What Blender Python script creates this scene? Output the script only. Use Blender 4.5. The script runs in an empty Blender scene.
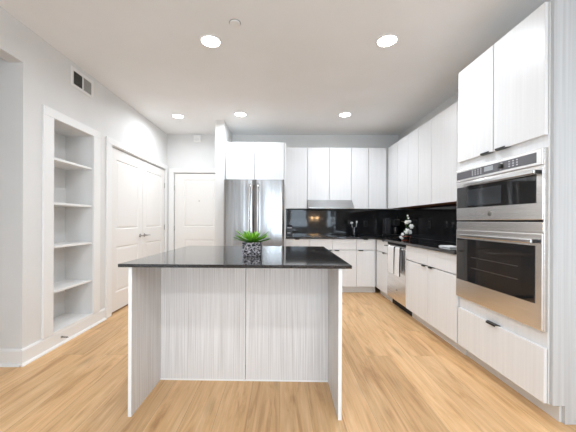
import bpy, bmesh, math, random
from mathutils import Vector, Matrix
random.seed(7)
S = bpy.context.scene
COL = S.collection

# ------------------------------------------------------------------ camera
H = 1.174
cam_d = bpy.data.cameras.new('camera'); cam = bpy.data.objects.new('camera', cam_d)
COL.objects.link(cam); S.camera = cam
cam.location = (0, 0, H)
ROLL = 0.0044
cam.matrix_world = Matrix.Translation((0, 0, H)) @ Matrix.Rotation(math.radians(90), 4, 'X') @ Matrix.Rotation(ROLL, 4, 'Z')
cam_d.sensor_width = 36.0
cam_d.lens = 289.74 / 576 * 36
cam_d.shift_x = (288 - 280.18) / 576
cam_d.shift_y = (220.75 - 216) / 576
cam_d.clip_start = 0.05

# ------------------------------------------------------------------ world, daylight, exposure
W = bpy.data.worlds.new('world'); S.world = W; W.use_nodes = True
wn = W.node_tree.nodes; wl = W.node_tree.links
wn['Background'].inputs['Color'].default_value = (0.62, 0.76, 1.0, 1)
wn['Background'].inputs['Strength'].default_value = 1.0
S.view_settings.view_transform = 'Standard'
S.view_settings.look = 'None'
S.view_settings.exposure = 0.38
S.view_settings.gamma = 1.0
S.view_settings.use_curve_mapping = False

DAY = 0.85       # multiplier of the daylight through the windows
LAMP = 1.0       # multiplier of the ceiling downlights
REAR = -4.0      # rear wall of the living area
WINDOWS = [(-0.78, 0.35, 0.25, 2.35), (0.50, 1.35, 0.80, 2.35), (2.35, 2.75, 0.80, 2.35)]   # x0, x1, z0, z1
def area(name, loc, rot, sx, sy, power, color):
    l = bpy.data.lights.new(name, 'AREA'); l.shape = 'RECTANGLE'; l.size = sx; l.size_y = sy
    l.energy = power; l.color = color
    o = bpy.data.objects.new(name, l); COL.objects.link(o); o.location = loc; o.rotation_euler = rot
    return o
for (x0, x1, z0, z1) in WINDOWS:
    area('window_daylight', ((x0+x1)/2, REAR-0.22, (z0+z1)/2), (math.radians(90+28), 0, 0),
         x1-x0, z1-z0, (34 if x0 < 0 else 20)*(x1-x0)*(z1-z0)*DAY, (0.74, 0.88, 1.0))

# ------------------------------------------------------------------ materials
def srgb(r, g, b):
    f = lambda c: (c/255/12.92) if c/255 <= 0.04045 else ((c/255+0.055)/1.055)**2.4
    return (f(r), f(g), f(b), 1)
MATS = {}
def mat(name, col, rough=0.5, metal=0.0, spec=0.5, coat=0.0, emis=None, estr=0):
    m = bpy.data.materials.new(name); m.use_nodes = True
    b = m.node_tree.nodes['Principled BSDF']
    b.inputs['Base Color'].default_value = col
    b.inputs['Roughness'].default_value = rough
    b.inputs['Metallic'].default_value = metal
    b.inputs['Specular IOR Level'].default_value = spec
    b.inputs['Coat Weight'].default_value = coat
    b.inputs['Coat Roughness'].default_value = 0.05
    if emis:
        b.inputs['Emission Color'].default_value = emis; b.inputs['Emission Strength'].default_value = estr
    MATS[name] = m
    return m
def nd(m, typ, **kw):
    n = m.node_tree.nodes.new(typ)
    for k, v in kw.items(): setattr(n, k, v)
    return n
def lk(m, a, b): m.node_tree.links.new(a, b)
def streak(m, c1, c2, scale=(60, 60, 1.2), lo=0.35, hi=0.65, bump=0.0, detail=4, nscale=1.0, rough=None):
    """stretched noise between two colours of the material itself"""
    b = m.node_tree.nodes['Principled BSDF']
    tc = nd(m, 'ShaderNodeTexCoord'); mp = nd(m, 'ShaderNodeMapping'); mp.inputs['Scale'].default_value = scale
    no = nd(m, 'ShaderNodeTexNoise'); no.inputs['Scale'].default_value = nscale; no.inputs['Detail'].default_value = detail
    cr = nd(m, 'ShaderNodeValToRGB')
    cr.color_ramp.elements[0].position = lo; cr.color_ramp.elements[1].position = hi
    cr.color_ramp.elements[0].color = c1; cr.color_ramp.elements[1].color = c2
    lk(m, tc.outputs['Object'], mp.inputs['Vector']); lk(m, mp.outputs['Vector'], no.inputs['Vector'])
    lk(m, no.outputs['Fac'], cr.inputs['Fac']); lk(m, cr.outputs['Color'], b.inputs['Base Color'])
    if bump:
        bu = nd(m, 'ShaderNodeBump'); bu.inputs['Strength'].default_value = bump; bu.inputs['Distance'].default_value = 0.001
        lk(m, no.outputs['Fac'], bu.inputs['Height']); lk(m, bu.outputs['Normal'], b.inputs['Normal'])
    return m

WALL = streak(mat('wall_paint', srgb(230, 229, 227), 0.6, spec=0.3), srgb(229, 228, 226), srgb(232, 231, 229), (3, 3, 3), bump=0.03)
CEIL = streak(mat('ceiling_paint', srgb(244, 244, 243), 0.85, spec=0.1), srgb(243, 243, 242), srgb(246, 246, 246), (2, 2, 2))
TRIM = mat('trim_paint', srgb(243, 242, 240), 0.35)
DOORP = mat('door_paint', srgb(240, 237, 233), 0.4)
CAB = streak(mat('white_laminate', srgb(240, 240, 240), 0.38), srgb(231, 231, 231), srgb(237, 237, 237), (50, 50, 1.2), 0.3, 0.7, bump=0.05)
CARC = mat('cabinet_box', srgb(226, 225, 222), 0.5)
ISL = streak(mat('grey_striped_laminate', srgb(200, 196, 193), 0.5), srgb(198, 193, 190), srgb(238, 237, 236), (190, 190, 1.5), 0.28, 0.66, bump=0.1, detail=5)
SIDE = streak(mat('pale_striped_laminate', srgb(222, 222, 222), 0.5), srgb(188, 189, 190), srgb(206, 208, 209), (60, 60, 0.8), 0.3, 0.7, bump=0.05)
EDGE = mat('white_edge_band', srgb(240, 240, 238), 0.45)
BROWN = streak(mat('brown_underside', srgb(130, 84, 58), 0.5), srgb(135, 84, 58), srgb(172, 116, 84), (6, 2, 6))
STEEL = streak(mat('brushed_steel', (0.82, 0.80, 0.78, 1), 0.27, 1.0), (0.78, 0.76, 0.74, 1), (0.88, 0.86, 0.84, 1), (2, 2, 160), bump=0.04)
FSTEEL = streak(mat('fridge_steel', (0.36, 0.35, 0.34, 1), 0.2, 1.0), (0.31, 0.305, 0.30, 1), (0.40, 0.39, 0.385, 1), (160, 160, 1.5), bump=0.03)
def wavy(m, sc, strength):
    b = m.node_tree.nodes['Principled BSDF']; tc = nd(m, 'ShaderNodeTexCoord'); mp = nd(m, 'ShaderNodeMapping'); mp.inputs['Scale'].default_value = sc
    no = nd(m, 'ShaderNodeTexNoise'); no.inputs['Scale'].default_value = 1; no.inputs['Detail'].default_value = 1
    bu = nd(m, 'ShaderNodeBump'); bu.inputs['Strength'].default_value = strength; bu.inputs['Distance'].default_value = 0.01
    lk(m, tc.outputs['Object'], mp.inputs['Vector']); lk(m, mp.outputs['Vector'], no.inputs['Vector']); lk(m, no.outputs['Fac'], bu.inputs['Height']); lk(m, bu.outputs['Normal'], b.inputs['Normal'])
HSTEEL = streak(mat('hood_steel', (0.5, 0.5, 0.5, 1), 0.3, 1.0), (0.40, 0.40, 0.40, 1), (0.48, 0.48, 0.48, 1), (2, 2, 160))
wavy(FSTEEL, (9, 9, 0.3), 0.6)
CHROME = mat('polished_metal', (0.72, 0.71, 0.70, 1), 0.15, 1.0)
NICKEL = mat('satin_nickel', (0.42, 0.40, 0.38, 1), 0.3, 1.0)
BLACK = mat('black_plastic', srgb(22, 22, 23), 0.35)
HANDLE = mat('black_metal_pull', srgb(30, 27, 25), 0.35, 0.4)
DARK = mat('dark_recess', srgb(18, 17, 17), 0.8)
BGLASS = mat('black_glass', (0.012, 0.012, 0.013, 1), 0.04, coat=0.5)
OGLASS = mat('oven_window', (0.022, 0.019, 0.018, 1), 0.05, coat=0.3)
PANELG = mat('grey_control_glass', srgb(92, 90, 94), 0.18, coat=0.3)
KEYM = mat('pale_print', srgb(200, 200, 205), 0.4)
DISP = mat('display', srgb(165, 170, 175), 0.2)
def stone(m, base, speck, sc, lo, hi):
    b = m.node_tree.nodes['Principled BSDF']
    tc = nd(m, 'ShaderNodeTexCoord'); no = nd(m, 'ShaderNodeTexNoise'); no.inputs['Scale'].default_value = sc
    no.inputs['Detail'].default_value = 6
    cr = nd(m, 'ShaderNodeValToRGB'); cr.color_ramp.elements[0].position = lo; cr.color_ramp.elements[1].position = hi
    cr.color_ramp.elements[0].color = base; cr.color_ramp.elements[1].color = speck
    lk(m, tc.outputs['Object'], no.inputs['Vector']); lk(m, no.outputs['Fac'], cr.inputs['Fac']); lk(m, cr.outputs['Color'], b.inputs['Base Color'])
    return m
QUARTZ = stone(mat('charcoal_quartz', (0.03, 0.03, 0.03, 1), 0.08, coat=0.3), (0.014, 0.013, 0.013, 1), (0.045, 0.042, 0.040, 1), 60, 0.5, 0.75)
SPLASH = stone(mat('black_stone_slab', (0.015, 0.014, 0.014, 1), 0.045, spec=0.38), (0.018, 0.018, 0.020, 1), (0.036, 0.033, 0.031, 1), 9, 0.5, 0.8)
CLOTH = mat('white_cotton', srgb(238, 238, 238), 0.9)
DCLOTH = mat('charcoal_cotton', srgb(40, 40, 42), 0.9)
PETAL = mat('white_petals', srgb(245, 243, 238), 0.6)
COPPER = mat('copper', srgb(190, 110, 85), 0.3, 1.0)
STEMG = mat('green_stem', srgb(80, 110, 50), 0.6)
SOIL = mat('dark_soil', srgb(45, 35, 28), 0.9)
LEAF = streak(mat('bright_green_leaf', srgb(90, 160, 30), 0.45), srgb(70, 150, 22), srgb(160, 215, 60), (25, 25, 25), 0.3, 0.7)
LEAF2 = streak(mat('deep_green_leaf', srgb(40, 105, 25), 0.45), srgb(35, 100, 18), srgb(110, 175, 40), (25, 25, 25), 0.3, 0.7)
LEAF3 = mat('reddish_leaf', srgb(110, 60, 50), 0.5)
# hammered pot
POT = mat('hammered_pot', (0.05, 0.045, 0.045, 1), 0.35, 0.7)
def hammered(m):
    b = m.node_tree.nodes['Principled BSDF']
    tc = nd(m, 'ShaderNodeTexCoord'); mp = nd(m, 'ShaderNodeMapping'); mp.inputs['Scale'].default_value = (42, 42, 75)
    vo = nd(m, 'ShaderNodeTexVoronoi'); vo.feature = 'DISTANCE_TO_EDGE'; vo.inputs['Scale'].default_value = 1
    cr = nd(m, 'ShaderNodeValToRGB'); cr.color_ramp.elements[0].position = 0.03; cr.color_ramp.elements[1].position = 0.10
    cr.color_ramp.elements[0].color = (0.36, 0.32, 0.32, 1); cr.color_ramp.elements[1].color = (0.012, 0.011, 0.011, 1)
    lk(m, tc.outputs['Object'], mp.inputs['Vector']); lk(m, mp.outputs['Vector'], vo.inputs['Vector'])
    lk(m, vo.outputs['Distance'], cr.inputs['Fac']); lk(m, cr.outputs['Color'], b.inputs['Base Color'])
    bu = nd(m, 'ShaderNodeBump'); bu.invert = True; bu.inputs['Strength'].default_value = 0.8; bu.inputs['Distance'].default_value = 0.003
    lk(m, vo.outputs['Distance'], bu.inputs['Height']); lk(m, bu.outputs['Normal'], b.inputs['Normal'])
hammered(POT)
# oak planks running away from the viewer
FLOOR = mat('oak_planks', srgb(215, 175, 125), 0.42, spec=0.4)
def oak(m):
    b = m.node_tree.nodes['Principled BSDF']
    ge = nd(m, 'ShaderNodeTexCoord'); sp = nd(m, 'ShaderNodeSeparateXYZ'); cb = nd(m, 'ShaderNodeCombineXYZ')
    lk(m, ge.outputs['Object'], sp.inputs[0]); lk(m, sp.outputs['Y'], cb.inputs['X']); lk(m, sp.outputs['X'], cb.inputs['Y'])
    br = nd(m, 'ShaderNodeTexBrick'); br.offset = 0.37; br.offset_frequency = 2; br.squash = 1
    br.inputs['Scale'].default_value = 1; br.inputs['Brick Width'].default_value = 1.55; br.inputs['Row Height'].default_value = 0.19
    br.inputs['Mortar Size'].default_value = 0.0011; br.inputs['Mortar Smooth'].default_value = 0.2; br.inputs['Bias'].default_value = 0.0
    br.inputs['Color1'].default_value = (0, 0, 0, 1); br.inputs['Color2'].default_value = (1, 1, 1, 1); br.inputs['Mortar'].default_value = (0.5, 0.5, 0.5, 1)
    lk(m, cb.outputs[0], br.inputs['Vector'])
    # shift of the grain per plank
    of = nd(m, 'ShaderNodeVectorMath'); of.operation = 'MULTIPLY_ADD'
    lk(m, br.outputs['Color'], of.inputs[0]); of.inputs[1].default_value = (17.0, 9.0, 5.0); lk(m, cb.outputs[0], of.inputs[2])
    mp = nd(m, 'ShaderNodeMapping'); mp.inputs['Scale'].default_value = (0.9, 8.5, 1)
    lk(m, of.outputs[0], mp.inputs['Vector'])
    n1 = nd(m, 'ShaderNodeTexNoise'); n1.inputs['Scale'].default_value = 1.2; n1.inputs['Detail'].default_value = 7; n1.inputs['Roughness'].default_value = 0.62
    n1.inputs['Distortion'].default_value = 1.8
    lk(m, mp.outputs['Vector'], n1.inputs['Vector'])
    c1 = nd(m, 'ShaderNodeValToRGB'); e = c1.color_ramp.elements
    e[0].position = 0.30; e[0].color = srgb(190, 143, 96); e[1].position = 0.66; e[1].color = srgb(232, 192, 144)
    k = e.new(0.46); k.color = srgb(219, 175, 125)
    lk(m, n1.outputs['Fac'], c1.inputs['Fac'])
    # fine pores
    mp2 = nd(m, 'ShaderNodeMapping'); mp2.inputs['Scale'].default_value = (3.5, 95, 1); lk(m, of.outputs[0], mp2.inputs['Vector'])
    n2 = nd(m, 'ShaderNodeTexNoise'); n2.inputs['Scale'].default_value = 1.0; n2.inputs['Detail'].default_value = 3
    lk(m, mp2.outputs['Vector'], n2.inputs['Vector'])
    r2 = nd(m, 'ShaderNodeMapRange'); r2.inputs['From Min'].default_value = 0.3; r2.inputs['From Max'].default_value = 0.7
    r2.inputs['To Min'].default_value = 0.90; r2.inputs['To Max'].default_value = 1.05
    lk(m, n2.outputs['Fac'], r2.inputs['Value'])
    # knots
    mp3 = nd(m, 'ShaderNodeMapping'); mp3.inputs['Scale'].default_value = (1.5, 5.0, 1); lk(m, of.outputs[0], mp3.inputs['Vector'])
    vo = nd(m, 'ShaderNodeTexVoronoi'); vo.inputs['Scale'].default_value = 1.0; lk(m, mp3.outputs['Vector'], vo.inputs['Vector'])
    rk = nd(m, 'ShaderNodeMapRange'); rk.inputs['From Min'].default_value = 0.02; rk.inputs['From Max'].default_value = 0.20
    rk.inputs['To Min'].default_value = 0.74; rk.inputs['To Max'].default_value = 1.0
    lk(m, vo.outputs['Distance'], rk.inputs['Value'])
    # plank tone
    rt = nd(m, 'ShaderNodeMapRange'); rt.inputs['To Min'].default_value = 0.90; rt.inputs['To Max'].default_value = 1.06
    lk(m, br.outputs['Color'], rt.inputs['Value'])
    rm = nd(m, 'ShaderNodeMapRange'); rm.inputs['To Min'].default_value = 1.0; rm.inputs['To Max'].default_value = 0.6
    lk(m, br.outputs['Fac'], rm.inputs['Value'])
    prev = None
    for s in (r2, rk, rt, rm):
        if prev is None: prev = s.outputs[0]; continue
        mu = nd(m, 'ShaderNodeMath'); mu.operation = 'MULTIPLY'; lk(m, prev, mu.inputs[0]); lk(m, s.outputs[0], mu.inputs[1]); prev = mu.outputs[0]
    vm = nd(m, 'ShaderNodeVectorMath'); vm.operation = 'SCALE'; lk(m, c1.outputs['Color'], vm.inputs[0]); lk(m, prev, vm.inputs['Scale'])
    lk(m, vm.outputs[0], b.inputs['Base Color'])
oak(FLOOR)
GLASS = bpy.data.materials.new('window_glass'); GLASS.use_nodes = True
def glassy(m):
    t = m.node_tree; t.nodes.clear()
    o = nd(m, 'ShaderNodeOutputMaterial'); mx = nd(m, 'ShaderNodeMixShader'); tr = nd(m, 'ShaderNodeBsdfTransparent'); gl = nd(m, 'ShaderNodeBsdfGlossy')
    gl.inputs['Roughness'].default_value = 0.02; mx.inputs[0].default_value = 0.06
    lk(m, tr.outputs[0], mx.inputs[1]); lk(m, gl.outputs[0], mx.inputs[2]); lk(m, mx.outputs[0], o.inputs[0])
glassy(GLASS)
LAMPM = mat('lamp_diffuser', (1, 1, 1, 1), 0.4, emis=(1.0, 0.96, 0.90, 1), estr=14)
BULB = mat('warm_bulb', (1, 1, 1, 1), 0.4, emis=(1.0, 0.62, 0.30, 1), estr=45)

# ------------------------------------------------------------------ mesh helpers
class MB:
    def __init__(self, T=None): self.bm = bmesh.new(); self.T = T or (lambda u, w, z: (u, w, z))
    def v(self, p): return self.bm.verts.new(self.T(*p))
    def box(self, a0, a1, b0, b1, c0, c1):
        vs = [self.v((a, b, c)) for a in (a0, a1) for b in (b0, b1) for c in (c0, c1)]
        for f in ((0, 1, 3, 2), (4, 6, 7, 5), (0, 4, 5, 1), (2, 3, 7, 6), (0, 2, 6, 4), (1, 5, 7, 3)):
            self.bm.faces.new([vs[i] for i in f])
        return self
    def frustum(self, r0, r1):
        """r = (a0,a1,c0,c1,b): two rectangles in the a-c plane at depth b"""
        q = []
        for (a0, a1, c0, c1, b) in (r0, r1):
            q.append([self.v(p) for p in ((a0, b, c0), (a1, b, c0), (a1, b, c1), (a0, b, c1))])
        for i in range(4):
            j = (i+1) % 4; self.bm.faces.new((q[0][i], q[0][j], q[1][j], q[1][i]))
        self.bm.faces.new(q[0]); self.bm.faces.new(q[1])
        return self
    def prism(self, pts, axis, t0, t1):
        """pts = 2D outline in the two other axes, extruded along axis (0,1,2)"""
        def mk(p, t):
            if axis == 0: return (t, p[0], p[1])
            if axis == 1: return (p[0], t, p[1])
            return (p[0], p[1], t)
        a = [self.v(mk(p, t0)) for p in pts]; b = [self.v(mk(p, t1)) for p in pts]
        n = len(pts)
        for i in range(n):
            j = (i+1) % n; self.bm.faces.new((a[i], a[j], b[j], b[i]))
        self.bm.faces.new(a); self.bm.faces.new(b)
        return self
    def lathe(self, prof, c, axis=2, n=24):
        rings = []
        for (r, h) in prof:
            ring = []
            for i in range(n):
                t = 2*math.pi*i/n; x, y = r*math.cos(t), r*math.sin(t)
                p = (c[0]+x, c[1]+y, c[2]+h) if axis == 2 else ((c[0]+x, c[1]+h, c[2]+y) if axis == 1 else (c[0]+h, c[1]+x, c[2]+y))
                ring.append(self.v(p))
            rings.append(ring)
        for k in range(len(rings)-1):
            for i in range(n):
                j = (i+1) % n; self.bm.faces.new((rings[k][i], rings[k][j], rings[k+1][j], rings[k+1][i]))
        self.bm.faces.new(rings[0]); self.bm.faces.new(rings[-1])
        return self
    def tube(self, pts, r, n=8):
        pts = [Vector(p) for p in pts]; rings = []
        rr = r if isinstance(r, (list, tuple)) else [r]*len(pts)
        prev = None
        for i, p in enumerate(pts):
            d = (pts[min(i+1, len(pts)-1)] - pts[max(i-1, 0)]).normalized()
            if prev is None:
                up = Vector((0, 0, 1)) if abs(d.z) < 0.9 else Vector((1, 0, 0))
                a = d.cross(up).normalized()
            else:
                a = (prev - d*prev.dot(d)).normalized()
            prev = a; b = d.cross(a).normalized()
            rings.append([self.v(p + (a*math.cos(2*math.pi*k/n) + b*math.sin(2*math.pi*k/n))*rr[i]) for k in range(n)])
        for q in range(len(rings)-1):
            for i in range(n):
                j = (i+1) % n; self.bm.faces.new((rings[q][i], rings[q][j], rings[q+1][j], rings[q+1][i]))
        self.bm.faces.new(rings[0]); self.bm.faces.new(rings[-1])
        return self
    def build(self, name, m, parent=None, bevel=0.0, smooth=False, local=False):
        bmesh.ops.recalc_face_normals(self.bm, faces=self.bm.faces)
        me = bpy.data.meshes.new(name)
        if parent is not None and not local:
            off = Vector(parent.get('_org', (0, 0, 0)))
            bmesh.ops.translate(self.bm, verts=self.bm.verts, vec=-off)
        self.bm.to_mesh(me); self.bm.free()
        for mm in (m if isinstance(m, (list, tuple)) else [m]): me.materials.append(mm)
        o = bpy.data.objects.new(name, me); COL.objects.link(o)
        if parent is not None:
            o.parent = parent
            if not local: o['_org'] = parent.get('_org', (0, 0, 0))
        else: o['_org'] = (0, 0, 0)
        if bevel:
            b = o.modifiers.new('bevel', 'BEVEL'); b.width = bevel; b.segments = 2; b.limit_method = 'ANGLE'
        if smooth:
            for p in me.polygons: p.use_smooth = True
            try: me.set_sharp_from_angle(angle=math.radians(40))
            except Exception: pass
        return o
def thing(name, label, cat, loc, group=None, rz=0):
    o = bpy.data.objects.new(name, None); COL.objects.link(o)
    o.location = loc; o.rotation_euler = (0, 0, rz); o.empty_display_size = 0.1
    o['label'] = label; o['category'] = cat; o['_org'] = tuple(loc)
    if group: o['group'] = group
    return o
def tag(o, label, cat, group=None):
    o['label'] = label; o['category'] = cat
    if group: o['group'] = group
    return o
def struct(o): o['kind'] = 'structure'; return o
def BACK(Yf): return lambda u, w, z: (u, Yf - w, z)      # facing the camera, w = out of the wall
def RIGHT(Xf): return lambda u, w, z: (Xf - w, u, z)      # on the right, facing left
def LEFT(Xf): return lambda u, w, z: (Xf + w, u, z)       # on the left, facing right
def B(T, *a): return MB(T).box(*a)

# ------------------------------------------------------------------ key planes (metres)
XL, XR, YB, CH = -2.075, 2.16, 5.31, 2.75
XF, XU = 1.552, 1.857          # right run: base door faces, wall cabinet door faces
YF, YU = 4.70, 5.00            # back run: base door faces, wall cabinet door faces

# ================================================================== STRUCTURE
struct(MB().box(-5.1, 3.7, REAR-0.1, YB+0.1, -0.08, 0).build('floor', FLOOR))
struct(MB().box(-5.1, 3.7, REAR-0.1, YB+0.1, CH, CH+0.08).build('ceiling', CEIL))
m = MB()                                                   # left wall: niche, closet doorway, hall header
t = 0.12
m.box(XL-t, XL, REAR, 0.93, 0, CH)  # unseen stretch, added to keep window light out of the hall
m.box(XL-t, XL, 0.93, 2.335, 2.44, CH)
m.box(XL-t, XL, 2.335, 2.629, 0, CH)
m.box(XL-t, XL, 2.629, 3.202, 0, 0.125); m.box(XL-t, XL, 2.629, 3.202, 2.10, CH)
m.box(XL-t, XL, 3.202, 3.560, 0, CH)
m.box(XL-t, XL, 3.560, 5.215, 2.085, CH); m.box(XL-t, XL-0.075, 3.560, 5.215, 0, 2.085)
m.box(XL-t, XL, 5.215, YB+0.1, 0, CH)
struct(m.build('wall_left', WALL))
struct(MB().box(-5.1, XL-t, 2.335, 2.455, 0, CH).build('wall_hall', WALL))
struct(MB().box(-5.1, -5.0, 0.81, 2.335, 0, CH).build('wall_hall_end', WALL))
struct(MB().box(-5.1, XL-t, 0.81, 0.93, 0, CH).build('wall_hall_near', WALL))  # unseen wall added to block window light from the hall face
m = MB()                                                   # back wall with the entry doorway recess
m.box(XL, -1.945, YB, YB+0.12, 0, CH); m.box(-1.945, -1.03, YB, YB+0.12, 2.04, CH)
m.box(-1.945, -1.03, YB+0.07, YB+0.12, 0, 2.04); m.box(-1.03, XR+0.12, YB, YB+0.12, 0, CH)
struct(m.build('wall_back', WALL))
struct(MB().box(-1.028, -0.885, 4.56, YB, 0, CH).build('wall_fridge_side', WALL))
struct(MB().box(XR, XR+0.12, 1.0, YB, 0, CH).build('wall_right', WALL))
struct(MB().box(XR+0.12, 3.6, 1.0, 1.12, 0, CH).build('wall_right_return', WALL))
struct(MB().box(3.6, 3.7, REAR, 1.12, 0, CH).build('wall_living_right', WALL))
m = MB(); xs = XL-t                                        # rear wall with three windows
for (x0, x1, z0, z1) in WINDOWS:
    m.box(xs, x0, REAR-0.12, REAR, 0, CH); m.box(x0, x1, REAR-0.12, REAR, 0, z0); m.box(x0, x1, REAR-0.12, REAR, z1, CH); xs = x1
m.box(xs, 3.6, REAR-0.12, REAR, 0, CH)
struct(m.build('wall_rear', WALL))
for i, (x0, x1, z0, z1) in enumerate(WINDOWS):
    m = MB(); f = 0.05
    ya, yb = REAR-0.10, REAR-0.04
    m.box(x0, x0+f, ya, yb, z0, z1); m.box(x1-f, x1, ya, yb, z0, z1)
    m.box(x0+f, x1-f, ya, yb, z0, z0+f); m.box(x0+f, x1-f, ya, yb, z1-f, z1)
    n = max(1, round((x1-x0)/1.0))
    for k in range(1, n): xm = x0+(x1-x0)*k/n; m.box(xm-0.03, xm+0.03, ya, yb, z0+f, z1-f)
    w = struct(m.build('window_%d' % (i+1), TRIM))
    MB().box(x0+f, x1-f, REAR-0.072, REAR-0.068, z0+f, z1-f).build('pane', GLASS, w)

def baseboard(name, T, u0, u1, miter=0):
    m = MB(T); m.box(u0, u1, 0, 0.014, 0, 0.118)
    m.prism([(0, 0.118), (0.014, 0.118), (0.006, 0.134), (0, 0.134)], 0, u0, u1)
    o = struct(m.build(name, TRIM, bevel=0.002))
    s = MB(T); s.prism([(0.014, 0), (0.030, 0), (0.028, 0.010), (0.021, 0.018), (0.014, 0.020)], 0, u0-miter, u1)
    s.build('shoe_molding', TRIM, o)
    return o
# prism along axis 0 uses (w, z) outline
baseboard('baseboard_left', LEFT(XL), 2.321, 3.425, 0.015)
baseboard('baseboard_hall', BACK(2.335), -5.0, XL)
baseboard('baseboard_fridge_side', BACK(4.56), -1.028, -0.885)
baseboard('baseboard_living_left', LEFT(XL), REAR, 0.93)
baseboard('baseboard_living_right', RIGHT(3.6), REAR, 1.0)

# door casings
def casing(name, T, u0, u1, top, w=0.10, right=True, left=True, wt=None):
    m = MB(T); wt = wt or w; d = 0.018
    L, R = (u0-w if left else u0), (u1+w if right else u1)
    if left: m.box(u0-w, u0, 0, d, 0, top)
    if right: m.box(u1, u1+w, 0, d, 0, top)
    m.box(L, R, 0, d, top, top+wt)
    return struct(m.build(name, TRIM, bevel=0.003))
m = MB(LEFT(XL)); m.box(3.440, 3.548, 0, 0.018, 0, 2.095); m.box(5.228, 5.295, 0, 0.018, 0, 2.095); m.box(3.440, 5.295, 0, 0.018, 2.095, 2.17)
struct(m.build('trim_1', TRIM, bevel=0.003))
m = MB(BACK(YB)); m.box(-2.035, -1.955, 0, 0.018, 0, 2.05); m.box(-2.035, -1.03, 0, 0.018, 2.05, 2.12)
struct(m.build('trim_2', TRIM, bevel=0.003))

def door_leaf(name, T, u0, u1, z0, z1, rails, front=-0.012, th=0.035, stile=0.12):
    """two panel moulded door leaf; rails = [(panel z0, z1), ...]"""
    m = MB(T); b = front-th; f = front; r = front-0.009
    m.box(u0, u1, b, r, z0, z1)
    m.box(u0, u0+stile, r, f, z0, z1); m.box(u1-stile, u1, r, f, z0, z1)
    zs = [z0] + [q for p in rails for q in p] + [z1]
    for i in range(0, len(zs), 2): m.box(u0+stile, u1-stile, r, f, zs[i], zs[i+1])
    for (a, c) in rails:
        p = 0.012; q = 0.040
        m.frustum((u0+stile+p, u1-stile-p, a+p, c-p, r), (u0+stile+q, u1-stile-q, a+q, c-q, f-0.002))
        s = 0.018                                        # sloping sticking around the recess
        m.frustum((u0+stile, u0+stile+0.012, a, c, r), (u0+stile, u0+stile+0.001, a, c, f))
        m.frustum((u1-stile-0.012, u1-stile, a, c, r), (u1-stile-0.001, u1-stile, a, c, f))
        m.frustum((u0+stile, u1-stile, a, a+0.012, r), (u0+stile, u1-stile, a, a+0.001, f))
        m.frustum((u0+stile, u1-stile, c-0.012, c, r), (u0+stile, u1-stile, c-0.001, c, f))
    return struct(m.build(name, DOORP))
PAN = [(0.25, 0.835), (1.055, 1.945)]
def lever(T, door, u, z, dirn, front):
    m = MB(T); m.lathe([(0.026, front), (0.026, front+0.006), (0.018, front+0.009), (0.009, front+0.012), (0.009, front+0.042)], (u, 0, z), 1, 20)
    m.tube([(u-dirn*0.008, front+0.045, z), (u+dirn*0.03, front+0.047, z), (u+dirn*0.08, front+0.045, z-0.001), (u+dirn*0.115, front+0.040, z-0.004)], [0.009, 0.0085, 0.007, 0.006], 10)
    m.build('door_handle', NICKEL, door, smooth=True)
def hinges(T, door, u, zs, front):
    for z in zs:
        MB(T).lathe([(0.006, -0.045), (0.006, 0.045)], (u, front+0.006, z), 2, 10).build('hinge', NICKEL, door, smooth=True)
T = LEFT(XL)
d1 = door_leaf('door_1', T, 3.568, 4.384, 0.022, 2.076, PAN)
lever(T, d1, 4.318, 0.945, -1, -0.012)
hinges(T, d1, 3.562, (0.30, 1.05, 1.80), -0.010)
d2 = door_leaf('door_2', T, 4.390, 5.206, 0.022, 2.076, PAN)
lever(T, d2, 4.452, 0.945, 1, -0.012)
hinges(T, d2, 5.211, (0.30, 1.05, 1.80), -0.010)
T = BACK(YB)
d3 = door_leaf('door_3', T, -1.936, -1.036, 0.012, 2.030, [(0.25, 0.82), (1.055, 1.92)], stile=0.165)
hinges(T, d3, -1.941, (0.28, 1.03, 1.77), -0.010)
MB(T).lathe([(0.010, -0.012), (0.010, -0.006), (0.006, -0.005)], (-1.489, 0, 1.53), 1, 14).build('peephole', NICKEL, d3, smooth=True)

rg = tag(MB().box(-1.8, 2.2, -3.5, 0.2, 0.0005, 0.012).build('area_rug', streak(mat('rug_wool', srgb(225, 225, 226), 0.95), srgb(218, 218, 219), srgb(232, 232, 233), (40, 40, 40)), bevel=0.004), 'large pale grey rug on the oak floor of the living area behind the viewer', 'rug')  # unseen, added as a neutral reflector for the ceiling

# ================================================================== BUILT-IN BOOKCASE
bk = thing('built_in_bookcase', 'tall white empty bookcase recessed into the left wall beside the double doors', 'bookcase', (XL-0.15, 2.915, 0.0))
n0, n1, nb, nt, nd_ = 2.629, 3.202, 0.14, 2.095, -0.30
m = MB(LEFT(XL)); m.box(n0-0.11, n0+0.004, 0.0005, 0.02, 0.136, nt); m.box(n1-0.004, n1+0.11, 0.0005, 0.02, 0.136, nt); m.box(n0-0.11, n1+0.11, 0.0005, 0.02, nt, 2.175)
m.build('casing', TRIM, bk, bevel=0.003)
for y in (n0-0.017, n1-0.001): B(LEFT(XL), y, y+0.018, nd_, -0.002, nb-0.012, nt+0.02).build('side_panel', WALL, bk)
B(LEFT(XL), n0+0.001, n1-0.001, nd_, -0.002, nt-0.001, nt+0.018).build('top_panel', WALL, bk)
B(LEFT(XL), n0-0.017, n1+0.017, nd_-0.015, nd_, nb-0.012, nt+0.02).build('back_panel', WALL, bk)
B(LEFT(XL), n0+0.001, n1-0.001, nd_, 0.012, nb-0.013, nb+0.003).build('bottom_panel', TRIM, bk, bevel=0.002)
for z in (0.517, 0.933, 1.336, 1.748):
    B(LEFT(XL), n0+0.001, n1-0.001, nd_, -0.004, z-0.022, z).build('shelf', TRIM, bk, bevel=0.002)

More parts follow.
